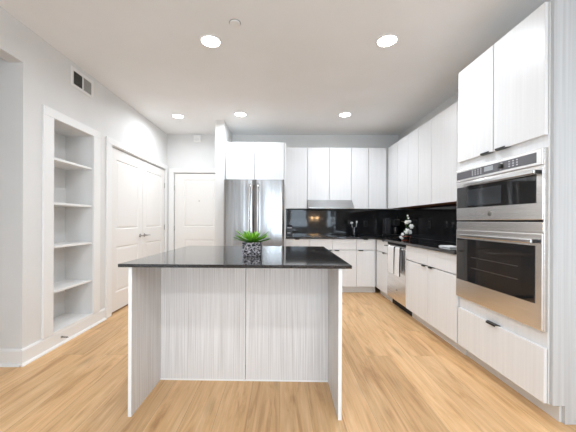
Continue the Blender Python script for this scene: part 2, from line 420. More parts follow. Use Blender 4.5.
# ================================================================== CABINETS
G = 0.0024
def pull(T, parent, u, z, up=True, half=0.048):
    """black tab pull hooked over the edge of a front"""
    m = MB(T); s = 1 if up else -1
    m.prism([(u-half, 0.0), (u+half, 0.0), (u+half, 0.012), (u+half*0.72, 0.034), (u-half*0.72, 0.034), (u-half, 0.012)], 2, z+s*0.0002, z+s*0.0026)
    m.box(u-half*0.72, u+half*0.72, 0.031, 0.034, min(z, z-s*0.009), max(z, z-s*0.009))
    return m.build('handle', HANDLE, parent)
def front(T, parent, kind, u0, u1, z0, z1, hu=None, top=True, M=None, half=0.048):
    o = MB(T).box(u0+G, u1-G, 0.0, 0.02, z0+G, z1-G).build(kind, M or CAB, parent, bevel=0.0012)
    if hu is not None: pull(T, o, hu, (z1-G) if top else (z0+G), top, half)
    return o
SPLIT = 0.704
def base_cabinet(T, u0, u1, label, cols, loc, depth=0.585, group='white base cabinets with black tab pulls', kick=True):
    """cols = [(u0,u1,drawer handle u or None, door handle u or None)]; T origin at the carcass front"""
    r = thing('base_cabinet', label, 'cabinet', loc, group)
    B(T, u0+0.0005, u1-0.0005, -depth, -0.009, 0.105, 0.883).build('body', CARC, r)
    if kick: B(T, u0+0.0005, u1-0.0005, -0.075, -0.060, 0.0, 0.104).build('toe_kick', CARC, r)
    for (a, b, dh, oh) in cols:
        front(T, r, 'drawer', a, b, SPLIT+0.002, 0.882, dh)
        front(T, r, 'door', a, b, 0.106, SPLIT-0.003, oh)
    return r
TB = BACK(YF+0.02); TR = RIGHT(XF+0.02)
base_cabinet(TB, 0.092, 0.478, 'white base cabinet between fridge panel and cooktop, one drawer over door', [(0.092, 0.478, 0.275, 0.14)], (0.285, 5.0, 0))
base_cabinet(TB, 0.478, 1.239, 'wide white base cabinet directly under the cooktop and range hood', [(0.478, 0.855, None, 0.80), (0.855, 1.239, None, 0.922)], (0.86, 5.0, 0))
r = base_cabinet(TB, 1.239, 1.571, 'white base cabinet right of the cooktop in the far corner, with drawer pull', [(1.239, 1.549, 1.385, 1.31)], (1.40, 5.0, 0))
r = base_cabinet(TR, 4.188, 4.699, 'narrow white base cabinet left of the dishwasher, meeting the far corner', [(4.188, 4.66, 4.33, 4.33)], (1.87, 4.45, 0))
base_cabinet(TR, 2.541, 3.572, 'wide white base cabinet between dishwasher and wall ovens, paired door pulls', [(2.541, 3.047, None, 2.980), (3.047, 3.572, None, 3.120)], (1.87, 3.05, 0))

def wall_cabinet(T, u0, u1, z0, z1, label, splits, loc, depth=0.30, under=CARC, group='white wall cabinets'):
    r = thing('wall_cabinet', label, 'cabinet', loc, group)
    B(T, u0+0.0005, u1-0.0005, -depth, -0.009, z0+0.012, z1-0.003).build('body', CARC, r)
    B(T, u0+0.0005, u1-0.0005, -depth, -0.001, z0, z0+0.0115).build('bottom_panel', under, r)
    gp = 0.0012 if depth < 0.5 else 0.004                 # wider reveal between the deep doors
    for a, b in zip(splits[:-1], splits[1:]): front(T, r, 'door', a+gp, b-gp, z0-0.004, z1)
    return r
TBU = BACK(YU+0.02); TRU = RIGHT(XU+0.02); ZU0, ZU1 = 1.389, 2.44
wall_cabinet(TBU, 0.092, 0.468, ZU0, ZU1, 'single door white wall cabinet right of the fridge, left of the range hood', [0.092, 0.468], (0.28, 5.15, ZU0), 0.289)
wall_cabinet(TBU, 0.468, 1.228, 1.538, ZU1, 'two door white wall cabinet mounted above the steel range hood', [0.468, 0.848, 1.228], (0.85, 5.15, 1.538), 0.289)
wall_cabinet(TBU, 1.228, 1.8765, ZU0, ZU1, 'two door white wall cabinet right of the range hood on the back wall', [1.228, 1.521, 1.830], (1.53, 5.15, ZU0), 0.289)
RU = [([4.60, 4.995], 'white wall cabinet on the right wall, farthest one touching the corner'),
      ([3.90, 4.22, 4.60], 'two door white wall cabinet on the right wall nearest the coffee maker'),
      ([3.05, 3.56, 3.90], 'two door white wall cabinet on the right wall above the dishwasher and flowers'),
      ([2.541, 3.05], 'white wall cabinet on the right wall directly beside the wall oven tower')]
for sp, lab in RU:
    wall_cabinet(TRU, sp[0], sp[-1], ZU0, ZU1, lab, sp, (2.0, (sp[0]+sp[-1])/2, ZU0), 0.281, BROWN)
# over the fridge
wall_cabinet(BACK(4.67), -0.882, 0.062, 1.835, 2.436, 'deep two door white cabinet directly above the steel fridge', [-0.876, -0.414, 0.060], (-0.41, 5.0, 1.835), 0.635)
# fridge end panel
tag(MB().box(0.064, 0.090, 4.655, YB-0.002, 0.0, 2.436).build('end_panel', CAB, bevel=0.001), 'tall thin white end panel on the right side of the fridge', 'panel')

# tall oven cabinet
tc = thing('oven_cabinet', 'tall white cabinet tower holding both wall ovens, nearest the camera on the right', 'cabinet', (1.87, 2.12, 0))
T = RIGHT(XF+0.02)
y0, y1 = 1.700, 2.538
B(T, y0, y1, -0.585, -0.57, 0.105, 2.466).build('back_panel', CARC, tc)
for y in (y0, y1-0.018): B(T, y, y+0.018, -0.57, -0.003, 0.105, 2.466).build('side_panel', CARC, tc)
for z in (0.105, 0.480, 1.655, 2.448): B(T, y0+0.018, y1-0.018, -0.57, -0.003, z, z+0.018).build('shelf', CARC, tc)
B(T, y0, y1, -0.003, 0.0, 0.43, 0.524).build('filler_panel', CAB, tc)
B(T, y0, y1, -0.003, 0.0, 1.616, 1.69).build('filler_panel', CAB, tc)
MB(T).box(y0, y1, -0.085, -0.070, 0, 0.104).build('toe_kick', CARC, tc)
front(T, tc, 'drawer', y0, y1-0.012, 0.106, 0.432, 2.12, half=0.062)
front(T, tc, 'door', y0, 2.112, 1.685, 2.470, 2.035, top=False, half=0.062)
front(T, tc, 'door', 2.118, y1-0.004, 1.685, 2.470, 2.188, top=False, half=0.062)
# end panel with toe notch, outline in x-z
m = MB(); m.prism([(1.583, 0.107), (1.655, 0.107), (1.655, 0.0), (2.158, 0.0), (2.158, 2.470), (1.583, 2.470)], 1, 1.6785, 1.6985)
m.build('end_panel', SIDE, tc, bevel=0.0008)

# ================================================================== COUNTERTOP, BACKSPLASH
m = MB()
m.prism([(0.092, 4.676), (1.528, 4.676), (1.528, 2.541), (2.158, 2.541), (2.158, 5.308), (0.092, 5.308)], 2, 0.885, 0.915)
tag(m.build('countertop', QUARTZ, bevel=0.002), 'dark L-shaped kitchen countertop along back and right walls', 'countertop')
m = MB(); m.box(0.092, 2.138, 5.290, 5.3095, 0.916, 1.388)
m.box(0.47, 1.226, 5.2925, 5.3095, 1.388, 1.53)
tag(m.build('backsplash', SPLASH), 'glossy black backsplash on the back wall behind the cooktop', 'backsplash')
tag(MB().box(2.1395, 2.1595, 2.541, 5.3095, 0.916, 1.388).build('backsplash', SPLASH), 'glossy black backsplash on the right wall behind the white flowers', 'backsplash')

def outlet(T, u, z, label):
    o = thing('wall_outlet', label, 'outlet', T(u, 0, z))
    B(T, u-0.036, u+0.036, 0.0005, 0.006, z-0.058, z+0.058).build('cover_plate', BLACK, o, bevel=0.002)
    m = MB(T); m.box(u-0.017, u+0.017, 0.006, 0.0085, z-0.034, z+0.034)
    m.build('socket', DARK, o, bevel=0.001)
outlet(BACK(5.290), 1.56, 1.125, 'black outlet on the back wall backsplash right of the utensil crock')
outlet(RIGHT(2.1395), 4.15, 1.13, 'black outlet on the right wall backsplash right of the white flowers')

# ================================================================== ISLAND
XI, YI, RI = -0.2686, 1.719, -0.0173
isl = thing('kitchen_island', 'kitchen island with dark polished top and grey striped panels in the centre', 'island', (XI, YI, 0), rz=RI)
hw = 0.635
def I(mb, name, mm, bevel=0.0, parent=isl, **k): return mb.build(name, mm, parent, bevel, local=True, **k)
for s in (-1, 1):
    a0, a1 = (-hw, -hw+0.02) if s < 0 else (hw-0.02, hw)
    o = I(MB().box(a0, a1, 0.0, 0.425, 0.0, 0.895), 'side_panel', ISL)
    o['label'] = 'left end panel' if s < 0 else 'right end panel'
    I(MB().box(a0-0.0004, a1+0.0004, -0.0015, -0.0001, 0.0, 0.895), 'edge_band', EDGE, parent=o)
I(MB().box(-hw+0.0205, 0.003, 0.405, 0.425, 0.006, 0.894), 'back_panel', ISL, 0.001)
I(MB().box(0.013, hw-0.0205, 0.405, 0.425, 0.006, 0.894), 'back_panel', ISL, 0.001)
m = MB().box(0.001, 0.0095, 0.398, 0.4049, 0.0, 0.894)
I(m, 'joint_strip', EDGE, 0.001)
I(MB().box(-hw+0.0205, hw-0.0205, 0.4015, 0.4045, 0.0, 0.010), 'bottom_edge', EDGE)
I(MB().box(-hw, hw, 0.4255, 1.18, 0.105, 0.8945), 'cabinet_body', CAB)
I(MB().box(-hw, hw, 0.4255, 1.12, 0.0, 0.1045), 'toe_kick', SIDE)
for a, b in ((-hw, -0.318), (-0.318, 0.0), (0.0, 0.318), (0.318, hw)):
    I(MB().box(a+G, b-G, 1.1805, 1.20, 0.108, 0.882), 'door', CAB, 0.001)
I(MB().box(-hw-0.053, hw+0.053, -0.022, 1.235, 0.8955, 0.915), 'countertop', QUARTZ, 0.0015)

# ================================================================== POTTED SUCCULENT
pp = thing('potted_plant', 'green spiky succulent in a square hammered black pot on the kitchen island', 'plant', (-0.203, 2.145, 0.916))
pc = (-0.203, 2.145)
m = MB(); hb, ht = 0.064, 0.068
q = []
for (h, z) in ((hb, 0.916), (ht, 1.018), (ht-0.006, 1.018), (ht-0.008, 1.004)):
    q.append([m.v((pc[0]+sx*h, pc[1]+sy*h, z)) for sx, sy in ((-1, -1), (1, -1), (1, 1), (-1, 1))])
for k in range(3):
    for i in range(4): j = (i+1) % 4; m.bm.faces.new((q[k][i], q[k][j], q[k+1][j], q[k+1][i]))
m.bm.faces.new(q[0]); m.bm.faces.new(q[3])
m.build('pot', POT, pp, bevel=0.002)
MB().box(pc[0]-ht+0.010, pc[0]+ht-0.010, pc[1]-ht+0.010, pc[1]+ht-0.010, 1.0045, 1.010).build('soil', SOIL, pp)
def blade(m, base, az, elev, L, wd, curl):
    """thick pointed succulent leaf"""
    N = 7; d = Vector((math.cos(az), math.sin(az), 0)); sd = Vector((-math.sin(az), math.cos(az), 0)); up = Vector((0, 0, 1))
    p = Vector(base); e = elev; rings = []
    for i in range(N):
        f = i/(N-1)
        w = wd*(0.55+0.9*f)*(1-f)**0.55 * 1.1 + 0.0004
        th = w*0.35
        dirv = d*math.cos(e)+up*math.sin(e); nrm = -d*math.sin(e)+up*math.cos(e)
        rings.append([m.v(p+sd*w+nrm*th*0.6), m.v(p-nrm*th), m.v(p-sd*w+nrm*th*0.6), m.v(p+nrm*th*0.15)])
        p = p + dirv*(L/(N-1)); e += curl/(N-1)
    for k in range(N-1):
        for i in range(4): j = (i+1) % 4; m.bm.faces.new((rings[k][i], rings[k][j], rings[k+1][j], rings[k+1][i]))
    m.bm.faces.new(rings[0]); m.bm.faces.new(rings[-1])
for nm, mm, spec in (('outer_leaves', LEAF2, (22, 0.16, 0.142, 0.0095)), ('middle_leaves', LEAF, (26, 0.42, 0.134, 0.0095)), ('inner_leaves', LEAF, (18, 0.80, 0.100, 0.0085))):
    m = MB(); n, el, L, wd = spec
    for i in range(n):
        az = 2*math.pi*i/n + random.uniform(-0.1, 0.1)
        blade(m, (pc[0]+0.012*math.cos(az), pc[1]+0.012*math.sin(az), 1.012+0.01*random.random()), az, el+random.uniform(-0.1, 0.13), L*random.uniform(0.9, 1.12), wd, random.uniform(-0.05, 0.35))
    m.build(nm, mm, pp, smooth=True)
m = MB()
for i in range(5): blade(m, (pc[0], pc[1], 1.02), i*1.26+0.4, 1.25, 0.07, 0.006, 0.1)
m.build('centre_leaves', LEAF, pp, smooth=True)

# ================================================================== FRIDGE
fr = thing('refrigerator', 'stainless steel french door refrigerator between the white wall end and kitchen cabinets', 'refrigerator', (-0.40, 4.80, 0))
fx0, fx1, fy = -0.858, 0.056, 4.385
fc = (fx0+fx1)/2
MB().box(fx0+0.004, fx1-0.004, fy+0.085, 5.25, 0.02, 1.785).build('body', mat('fridge_case', srgb(95, 95, 97), 0.5, 0.5), fr)
def bowed(m, x0, x1, z0, z1, yb, yf, bow, n=12, side=0):
    """door slab with a gently bowed front, rounded outer edges"""
    pts = []
    for i in range(n+1):
        f = i/n; x = x0+(x1-x0)*f
        e = min(f, 1-f)*(x1-x0)
        rr = 0.012; cut = (rr - math.sqrt(max(0, rr*rr-(rr-min(e, rr))**2)))
        y = yf + cut + bow*((2*f-1)**2)
        pts.append((x, y))
    pts = pts + [(x1, yb), (x0, yb)]
    m.prism(pts, 2, z0, z1)
    return m
dl = bowed(MB(), fx0, fc-0.003, 0.765, 1.797, fy+0.08, fy, 0.006, 24).build('door', FSTEEL, fr, smooth=True)
dr = bowed(MB(), fc+0.003, fx1, 0.765, 1.797, fy+0.08, fy, 0.006, 24).build('door', FSTEEL, fr, smooth=True)
fz = bowed(MB(), fx0, fx1, 0.06, 0.757, fy+0.08, fy, 0.006, 24).build('freezer_drawer', FSTEEL, fr, smooth=True)
for par, sx in ((dl, -1), (dr, 1)):
    hx = fc + sx*0.062
    pts = [(hx, fy+0.004, 0.86), (hx, fy-0.03, 0.872), (hx, fy-0.050, 0.91)] + [(hx+sx*0.004*math.sin(k/8*math.pi), fy-0.052-0.010*math.sin(k/8*math.pi), 0.95+0.68*k/8) for k in range(9)] + [(hx, fy-0.050, 1.68), (hx, fy-0.03, 1.715), (hx, fy+0.004, 1.725)]
    MB().tube(pts, 0.014, 12).build('handle', CHROME, par, smooth=True)
MB().tube([(fx0+0.1, fy+0.004, 0.69), (fx0+0.11, fy-0.045, 0.69), (fx1-0.11, fy-0.045, 0.69), (fx1-0.1, fy+0.004, 0.69)], 0.013, 12).build('handle', CHROME, fz, smooth=True)
MB().box(fx0+0.03, fx1-0.03, fy+0.06, fy+0.085, 0.0, 0.055).build('base_grille', BLACK, fr)

# ================================================================== RANGE HOOD, COOKTOP
hd = thing('range_hood', 'slim stainless steel range hood under the wall cabinets above the cooktop', 'range hood', (0.85, 5.05, 1.385))
m = MB(); m.prism([(4.795, 1.385), (4.795, 1.400), (4.965, 1.533), (5.285, 1.533), (5.285, 1.385)], 0, 0.4695, 1.2265)
m.build('canopy', HSTEEL, hd, bevel=0.0015)
MB().box(0.4695, 1.2265, 4.786, 4.7945, 1.380, 1.398).build('front_lip', HSTEEL, hd, bevel=0.002)
for x in (0.53, 0.86): MB().box(x, x+0.31, 4.86, 5.2, 1.381, 1.3848).build('filter_panel', NICKEL, hd)
ck = thing('cooktop', 'black glass electric cooktop set in the back countertop under the range hood', 'cooktop', (0.86, 5.0, 0.9155))
MB().box(0.485, 1.232, 4.745, 5.235, 0.9155, 0.921).build('glass_top', BGLASS, ck, bevel=0.0015)
for (x, y, r_) in ((0.68, 5.10, 0.075), (1.04, 5.10, 0.10), (0.68, 4.88, 0.10), (1.04, 4.88, 0.075)):
    m = MB(); m.lathe([(r_-0.003, 0.9211), (r_, 0.9211), (r_, 0.9214), (r_-0.003, 0.9214)], (x, y, 0), 2, 40)
    m.build('burner_ring', PANELG, ck)

# ================================================================== WALL OVENS
ov = thing('wall_oven', 'stainless combination wall oven with lower oven and upper speed oven in the tall cabinet', 'oven', (1.85, 2.12, 0.53))
T = RIGHT(1.575)       # w = distance in front of the cabinet face
a, b = 1.703, 2.534
B(T, a+0.02, b-0.02, -0.52, -0.004, 0.53, 1.61).build('oven_body', mat('oven_case', srgb(70, 70, 72), 0.5, 0.6), ov)
B(T, a, b, 0.0005, 0.022, 0.526, 1.612).build('trim_frame', STEEL, ov, bevel=0.002)
# upper: control panel
cp = B(T, a, b, 0.0225, 0.036, 1.512, 1.612).build('control_panel', STEEL, ov, bevel=0.004)
B(T, a+0.040, b-0.012, 0.0362, 0.038, 1.530, 1.592).build('control_glass', PANELG, cp)
B(T, 2.095, 2.185, 0.0382, 0.0388, 1.550, 1.584).build('display', DISP, cp)
m = MB(T)
for i in range(4):
    for j in range(3): m.box(2.215+i*0.032, 2.229+i*0.032, 0.0382, 0.0387, 1.543+j*0.016, 1.549+j*0.016)
m.build('key_print', KEYM, cp); m = MB(T)
for i in range(3):
    for j in range(3): m.box(1.875+i*0.032, 1.889+i*0.032, 0.0382, 0.0387, 1.543+j*0.016, 1.549+j*0.016)
m.build('key_print', KEYM, cp)
MB(T).lathe([(0.019, 0.0382), (0.019, 0.050), (0.016, 0.0515)], (2.015, 0, 1.561), 1, 24).build('knob', BLACK, cp, smooth=True)
MB(T).lathe([(0.0225, 0.0382), (0.0225, 0.0400), (0.0195, 0.0402)], (2.015, 0, 1.561), 1, 24).build('knob_ring', CHROME, cp, smooth=True)
def bar_handle(par, u0, u1, z, w0):
    m = MB(T); m.box(u0, u1, w0+0.030, w0+0.046, z-0.013, z+0.013)
    o = m.build('handle', CHROME, par, bevel=0.005)
    for uu in (u0+0.001, u1-0.022): B(T, uu, uu+0.021, w0+0.0005, w0+0.034, z-0.011, z+0.011).build('handle_post', BLACK, o, bevel=0.002)
def badge(par, T, u, z, w0, r=0.019):
    m = MB(T); m.lathe([(r, w0), (r, w0+0.0012), (r*0.9, w0+0.0018)], (u, 0, z), 1, 28)
    o = m.build('round_badge', NICKEL, par, smooth=True)
    m = MB(T)
    def arc(cu, cz, rr, t0, t1, n=14): m.tube([(cu+rr*math.cos(t0+(t1-t0)*k/n), w0+0.0021, cz+rr*math.sin(t0+(t1-t0)*k/n)) for k in range(n+1)], 0.0007, 5)
    arc(u, z, r*0.82, 0, 2*math.pi, 28)
    arc(u-r*0.02, z+r*0.05, r*0.40, 0.5, 5.6); arc(u+r*0.28, z-r*0.1, r*0.30, -2.2, 2.0)
    m.build('badge_monogram', DARK, o, smooth=True)
ud = thing_up = B(T, a, b, 0.0225, 0.034, 1.186, 1.505).build('upper_door', STEEL, ov, bevel=0.004)
B(T, a+0.042, b-0.014, 0.0342, 0.0362, 1.287, 1.462).build('window', BGLASS, ud)
B(T, 2.020, 2.385, 0.0363, 0.0367, 1.303, 1.430).build('window_screen', mat('window_mesh', srgb(58, 62, 66), 0.08, coat=0.6), ud)  # bluish reflection in the glass, painted as a lighter pane
bar_handle(ud, 1.712, 2.375, 1.472, 0.035)
badge(ud, T, 2.128, 1.232, 0.0342)
B(T, a, b, 0.0225, 0.031, 1.112, 1.172).build('centre_band', STEEL, ov, bevel=0.002)
B(T, a+0.01, b-0.004, 0.0222, 0.0235, 1.1725, 1.1855).build('vent_slot', DARK, ov)
ld = B(T, a, b, 0.0225, 0.036, 0.532, 1.104).build('lower_door', STEEL, ov, bevel=0.004)
B(T, a+0.045, b-0.014, 0.0362, 0.0382, 0.682, 1.030).build('window', BGLASS, ld)
o = B(T, 1.845, 2.36, 0.0383, 0.0387, 0.722, 0.985).build('window_screen', OGLASS, ld)
m = MB(T)
for z in (0.80, 0.885): m.box(1.87, 2.33, 0.0388, 0.0391, z, z+0.004)
m.build('rack', mat('rack_behind_glass', srgb(74, 68, 64), 0.4), ld)
bar_handle(ld, 1.728, 2.42, 1.058, 0.037)

# ================================================================== DISHWASHER
dw = thing('dishwasher', 'stainless steel dishwasher with bar handle under the right countertop', 'dishwasher', (1.87, 3.88, 0))
T = RIGHT(XF+0.02); a, b = 3.577, 4.183
B(T, a+0.004, b-0.004, -0.56, -0.002, 0.11, 0.878).build('tub', mat('tub_case', srgb(80, 80, 82), 0.5), dw)
dd = B(T, a, b, 0.0, 0.022, 0.112, 0.850).build('door', STEEL, dw, bevel=0.004)
B(T, a, b, 0.0, 0.020, 0.852, 0.882).build('control_strip', mat('matt_black', srgb(14, 14, 15), 0.6, spec=0.2), dw, bevel=0.002)
m = MB(T); m.tube([(a+0.006, 0.062, 0.826), (b-0.006, 0.062, 0.826)], 0.010, 12)
hh = m.build('handle', CHROME, dd, smooth=True)
for u in (a+0.014, b-0.014): MB(T).tube([(u, 0.0225, 0.826), (u, 0.056, 0.826)], 0.008, 10).build('handle_post', CHROME, hh, smooth=True)
badge(dd, T, 3.84, 0.262, 0.0222, 0.011)
B(T, a, b, -0.075, -0.055, 0.0, 0.108).build('toe_kick', DARK, dw)
def towel(u0, u1, zb, label, seed, stripe=None):
    """cloth folded over the dishwasher bar: front fall, wrap, back fall"""
    rnd = random.Random(seed); ph = rnd.uniform(0, 6)
    n = 14; prof = []
    zt = 0.826; r_ = 0.013
    prof += [(0.062+r_+0.003, zb), (0.062+r_+0.003, (zb+zt)/2), (0.062+r_, zt-0.005)]
    prof += [(0.062+r_*math.cos(t), zt+r_*math.sin(t)) for t in [k*math.pi/6 for k in range(0, 7)]]
    prof += [(0.062-r_, zt-0.02), (0.062-r_-0.001, (zb+zt)/2+0.05), (0.062-r_-0.002, zb+0.07)]
    r = thing('dish_towel', label, 'towel', (1.50, (u0+u1)/2, zb), 'towels over the dishwasher handle')
    m = MB(T); grid = []
    for i in range(n+1):
        f = i/n; u = u0+(u1-u0)*f; row = []
        for k, (w, z) in enumerate(prof):
            hang = max(0.0, min(1.0, (zt-z)/0.3)); sgn = 1 if w > 0.062 else -0.25
            ww = w + sgn*hang*0.003*math.sin(f*9+ph+z*3)
            uu = u + hang*0.004*math.sin(ph+z*7)
            row.append(m.v((uu, ww, z)))
        grid.append(row)
    for i in range(n):
        for k in range(len(prof)-1):
            fc_ = m.bm.faces.new((grid[i][k], grid[i+1][k], grid[i+1][k+1], grid[i][k+1]))
            if stripe and (stripe[0] <= i < stripe[1]): fc_.material_index = 1
    o = m.build('cloth', [CLOTH, DCLOTH], r)
    s = o.modifiers.new('thick', 'SOLIDIFY'); s.thickness = 0.003; s.offset = 0
    return r
towel(3.80, 4.02, 0.485, 'white dish towel on the dishwasher handle, left one nearest the corner', 3, (0, 1))
towel(3.606, 3.77, 0.478, 'white dish towel with dark edge stripe on the right half of the dishwasher handle', 5, (0, 2))

# ================================================================== COUNTER ITEMS
# utensil crock
uc = thing('utensil_crock', 'black cylindrical utensil crock on the back counter right of the cooktop', 'crock', (1.30, 5.10, 0.9155))
c = (1.30, 5.10, 0.9155)
MB().lathe([(0.056, 0), (0.060, 0.004), (0.062, 0.15), (0.060, 0.152), (0.056, 0.150), (0.054, 0.01)], c, 2, 28).build('crock_body', BGLASS, uc, smooth=True)
def utensil(name, label, dx, dy, lean, L, mm, head):
    r = thing(name, label, 'utensil', (c[0]+dx, c[1]+dy, c[2]+0.015), 'kitchen utensils in the black crock')
    p0 = Vector((c[0]+dx, c[1]+dy, c[2]+0.015)); d = Vector((lean[0], lean[1], 1)).normalized(); p1 = p0+d*L
    MB().tube([p0, p0+d*L*0.5, p1], 0.004, 8).build('shaft', mm, r, smooth=True)
    m = MB()
    if head == 'spoon':
        mtx = Matrix.Translation(p1+d*0.022) @ Matrix.Diagonal((0.014, 0.008, 0.026, 1))
        bmesh.ops.create_uvsphere(m.bm, u_segments=14, v_segments=10, radius=1.0, matrix=mtx)
    elif head == 'ladle':
        mtx = Matrix.Translation(p1+d*0.02) @ Matrix.Diagonal((0.026, 0.020, 0.022, 1))
        bmesh.ops.create_uvsphere(m.bm, u_segments=14, v_segments=10, radius=1.0, matrix=mtx)
    else:
        q = p1; m.box(q.x-0.026, q.x+0.026, q.y-0.002, q.y+0.002, q.z-0.005, q.z+0.07)
    m.build('head', mm, r, bevel=0.0015 if head == 'turner' else 0, smooth=head != 'turner')
utensil('ladle', 'pale ladle leaning left in the black utensil crock', -0.015, -0.01, (-0.15, -0.05), 0.195, CLOTH, 'ladle')
utensil('serving_spoon', 'pale spoon leaning right in the black utensil crock', 0.02, 0.0, (0.12, 0.0), 0.205, CLOTH, 'spoon')
utensil('spatula', 'black spatula leaning far left in the black utensil crock', -0.02, 0.02, (-0.30, 0.0), 0.20, BLACK, 'turner')
# small black tin by the fridge
tn = thing('spice_tin', 'small black canister with pale bands on the counter beside the fridge panel', 'canister', (0.165, 5.10, 0.9155))
MB().box(0.118, 0.216, 5.06, 5.15, 0.9155, 1.075).build('canister_body', BLACK, tn, bevel=0.006)
MB().box(0.116, 0.218, 5.058, 5.152, 1.0755, 1.092).build('lid', DARK, tn, bevel=0.004)
for x1, z in ((0.206, 1.045), (0.180, 0.955)): MB().box(0.128, x1, 5.0585, 5.0595, z, z+0.015).build('pale_band', KEYM, tn)
# coffee maker in the corner
cm = thing('coffee_maker', 'black coffee maker in the far right corner of the counter', 'coffee maker', (1.93, 5.04, 0.9155))
MB().box(1.815, 2.045, 4.93, 5.15, 0.9155, 0.945).build('base', BLACK, cm, bevel=0.008)
MB().box(1.815, 1.900, 4.99, 5.15, 0.9455, 1.230).build('water_tank', mat('smoked_plastic', srgb(48, 48, 52), 0.12, coat=0.4), cm, bevel=0.008)
MB().box(1.9005, 2.045, 5.06, 5.15, 0.9455, 1.20).build('tower', BLACK, cm, bevel=0.008)
MB().box(1.935, 2.045, 4.94, 5.0595, 1.10, 1.20).build('brew_head', BLACK, cm, bevel=0.010)
MB().box(1.945, 2.035, 4.945, 5.05, 1.2005, 1.206).build('lid_trim', CHROME, cm, bevel=0.002)
MB().lathe([(0.035, 0), (0.040, 0.01), (0.040, 0.10), (0.034, 0.125), (0.036, 0.13)], (1.990, 4.995, 0.9455), 2, 24).build('carafe', BGLASS, cm, smooth=True)
# white flowers
fl = thing('flower_arrangement', 'white flower arrangement in a copper stand on the right counter above the dishwasher', 'flowers', (1.70, 3.92, 0.9155))
fx, fy_ = 1.705, 3.93
MB().lathe([(0.038, 0), (0.042, 0.004), (0.050, 0.075), (0.047, 0.077), (0.040, 0.01)], (fx, fy_, 0.9155), 2, 24).build('bowl', BGLASS, fl, smooth=True)
m = MB()
for z, r_ in ((0.9195, 0.053), (0.972, 0.066)):
    m.tube([(fx+r_*math.cos(t*math.pi/14), fy_+r_*math.sin(t*math.pi/14), z) for t in range(29)], 0.0025, 6)
for k in range(4):
    t = k*math.pi/2+0.6; m.tube([(fx+0.053*math.cos(t), fy_+0.053*math.sin(t), 0.918), (fx+0.066*math.cos(t), fy_+0.066*math.sin(t), 0.972)], 0.0025, 6)
m.build('copper_stand', COPPER, fl, smooth=True)
stems = [((fx, fy_, 0.95), (fx+0.005, fy_, 1.10), (fx+0.015, fy_-0.01, 1.275)), ((fx, fy_, 0.95), (fx-0.03, fy_-0.03, 1.06), (fx-0.07, fy_-0.04, 0.985)),
         ((fx, fy_, 0.95), (fx+0.02, fy_, 1.08), (fx+0.05, fy_-0.02, 1.15))]
m = MB()
for s in stems: m.tube(s, 0.0025, 6)
m.build('stems', STEMG, fl, smooth=True)
def blossom(cx, cy_, cz, R, seed):
    rnd = random.Random(seed); m = MB()
    for k in range(6):
        t = k*math.pi/3+rnd.uniform(-0.2, 0.2)
        mtx = (Matrix.Translation((cx, cy_, cz)) @ Matrix.Rotation(rnd.uniform(-0.4, 0.4), 4, 'Z') @ Matrix.Rotation(t, 4, 'Y')
               @ Matrix.Translation((R*0.52, -R*0.12, 0)) @ Matrix.Rotation(0.35, 4, 'Z') @ Matrix.Diagonal((R*0.55, R*0.14, R*0.36, 1)))
        bmesh.ops.create_uvsphere(m.bm, u_segments=10, v_segments=8, radius=1.0, matrix=mtx)
    bmesh.ops.create_uvsphere(m.bm, u_segments=8, v_segments=6, radius=R*0.2, matrix=Matrix.Translation((cx, cy_-R*0.2, cz)))
    m.build('blossom', PETAL, fl, smooth=True)
for i, (dx, dz, R) in enumerate(((0.010, 0.335, 0.013), (0.016, 0.30, 0.015), (-0.014, 0.245, 0.030), (0.038, 0.255, 0.024), (0.055, 0.19, 0.034), (-0.008, 0.125, 0.040), (0.046, 0.115, 0.030), (-0.062, 0.085, 0.022), (-0.090, 0.045, 0.020), (-0.062, 0.03, 0.020))):
    blossom(fx+dx, fy_-0.03-0.012*(i % 3), 0.9155+dz, R, i)
m = MB()
for az, L in ((2.9, 0.08), (0.2, 0.085), (-0.5, 0.06), (3.6, 0.06)): blade(m, (fx+0.012, fy_-0.01, 1.165), az, 0.05, L, 0.006, 0.1)
m.build('sprigs', mat('pale_sprig', srgb(205, 190, 170), 0.6), fl, smooth=True)
# folded cloth next to the ovens
m = MB(); m.box(1.64, 1.76, 2.80, 3.00, 0.9155, 0.923)
fcl = thing('folded_cloth', 'small folded white cloth lying on the right counter beside the ovens', 'cloth', (1.70, 2.90, 0.9155))
m.build('lower_fold', CLOTH, fcl, bevel=0.003)
MB().box(1.642, 1.758, 2.80, 2.985, 0.9235, 0.930).build('upper_fold', CLOTH, fcl, bevel=0.003)

# ================================================================== WALL AND CEILING FITTINGS
T = LEFT(XL)
vt = thing('air_vent', 'white wall register with two louvred openings high on the left wall', 'vent', (XL, 3.03, 2.51))
m = MB(T); u0, u1, z0, z1 = 2.862, 3.200, 2.508, 2.700
m.box(u0, u1, 0.0005, 0.008, z0, 2.535); m.box(u0, u1, 0.0005, 0.008, 2.668, z1)
m.box(u0, 2.893, 0.0005, 0.008, 2.535, 2.668); m.box(3.169, u1, 0.0005, 0.008, 2.535, 2.668); m.box(3.025, 3.040, 0.0005, 0.008, 2.535, 2.668)
m.build('frame', TRIM, vt, bevel=0.002)
for nm, a0, a1, mm in (('dark_duct_opening', 2.8935, 3.0245, mat('duct_dark', srgb(70, 68, 62), 0.8)), ('damper_plate', 3.0405, 3.1685, mat('damper_grey', srgb(168, 165, 160), 0.6))):
    B(T, a0, a1, 0.0006, 0.0015, 2.5355, 2.6675).build(nm, mm, vt)
    m = MB(T)
    for k in range(9):
        z = 2.541+k*0.0145; m.prism([(0.002, z+0.004), (0.0065, z), (0.0065, z+0.0012), (0.002, z+0.0052)], 0, a0, a1)
    m.build('louvres', mat(nm+'_louvre', srgb(120, 118, 110) if 'dark' in nm else srgb(205, 202, 198), 0.6), vt)
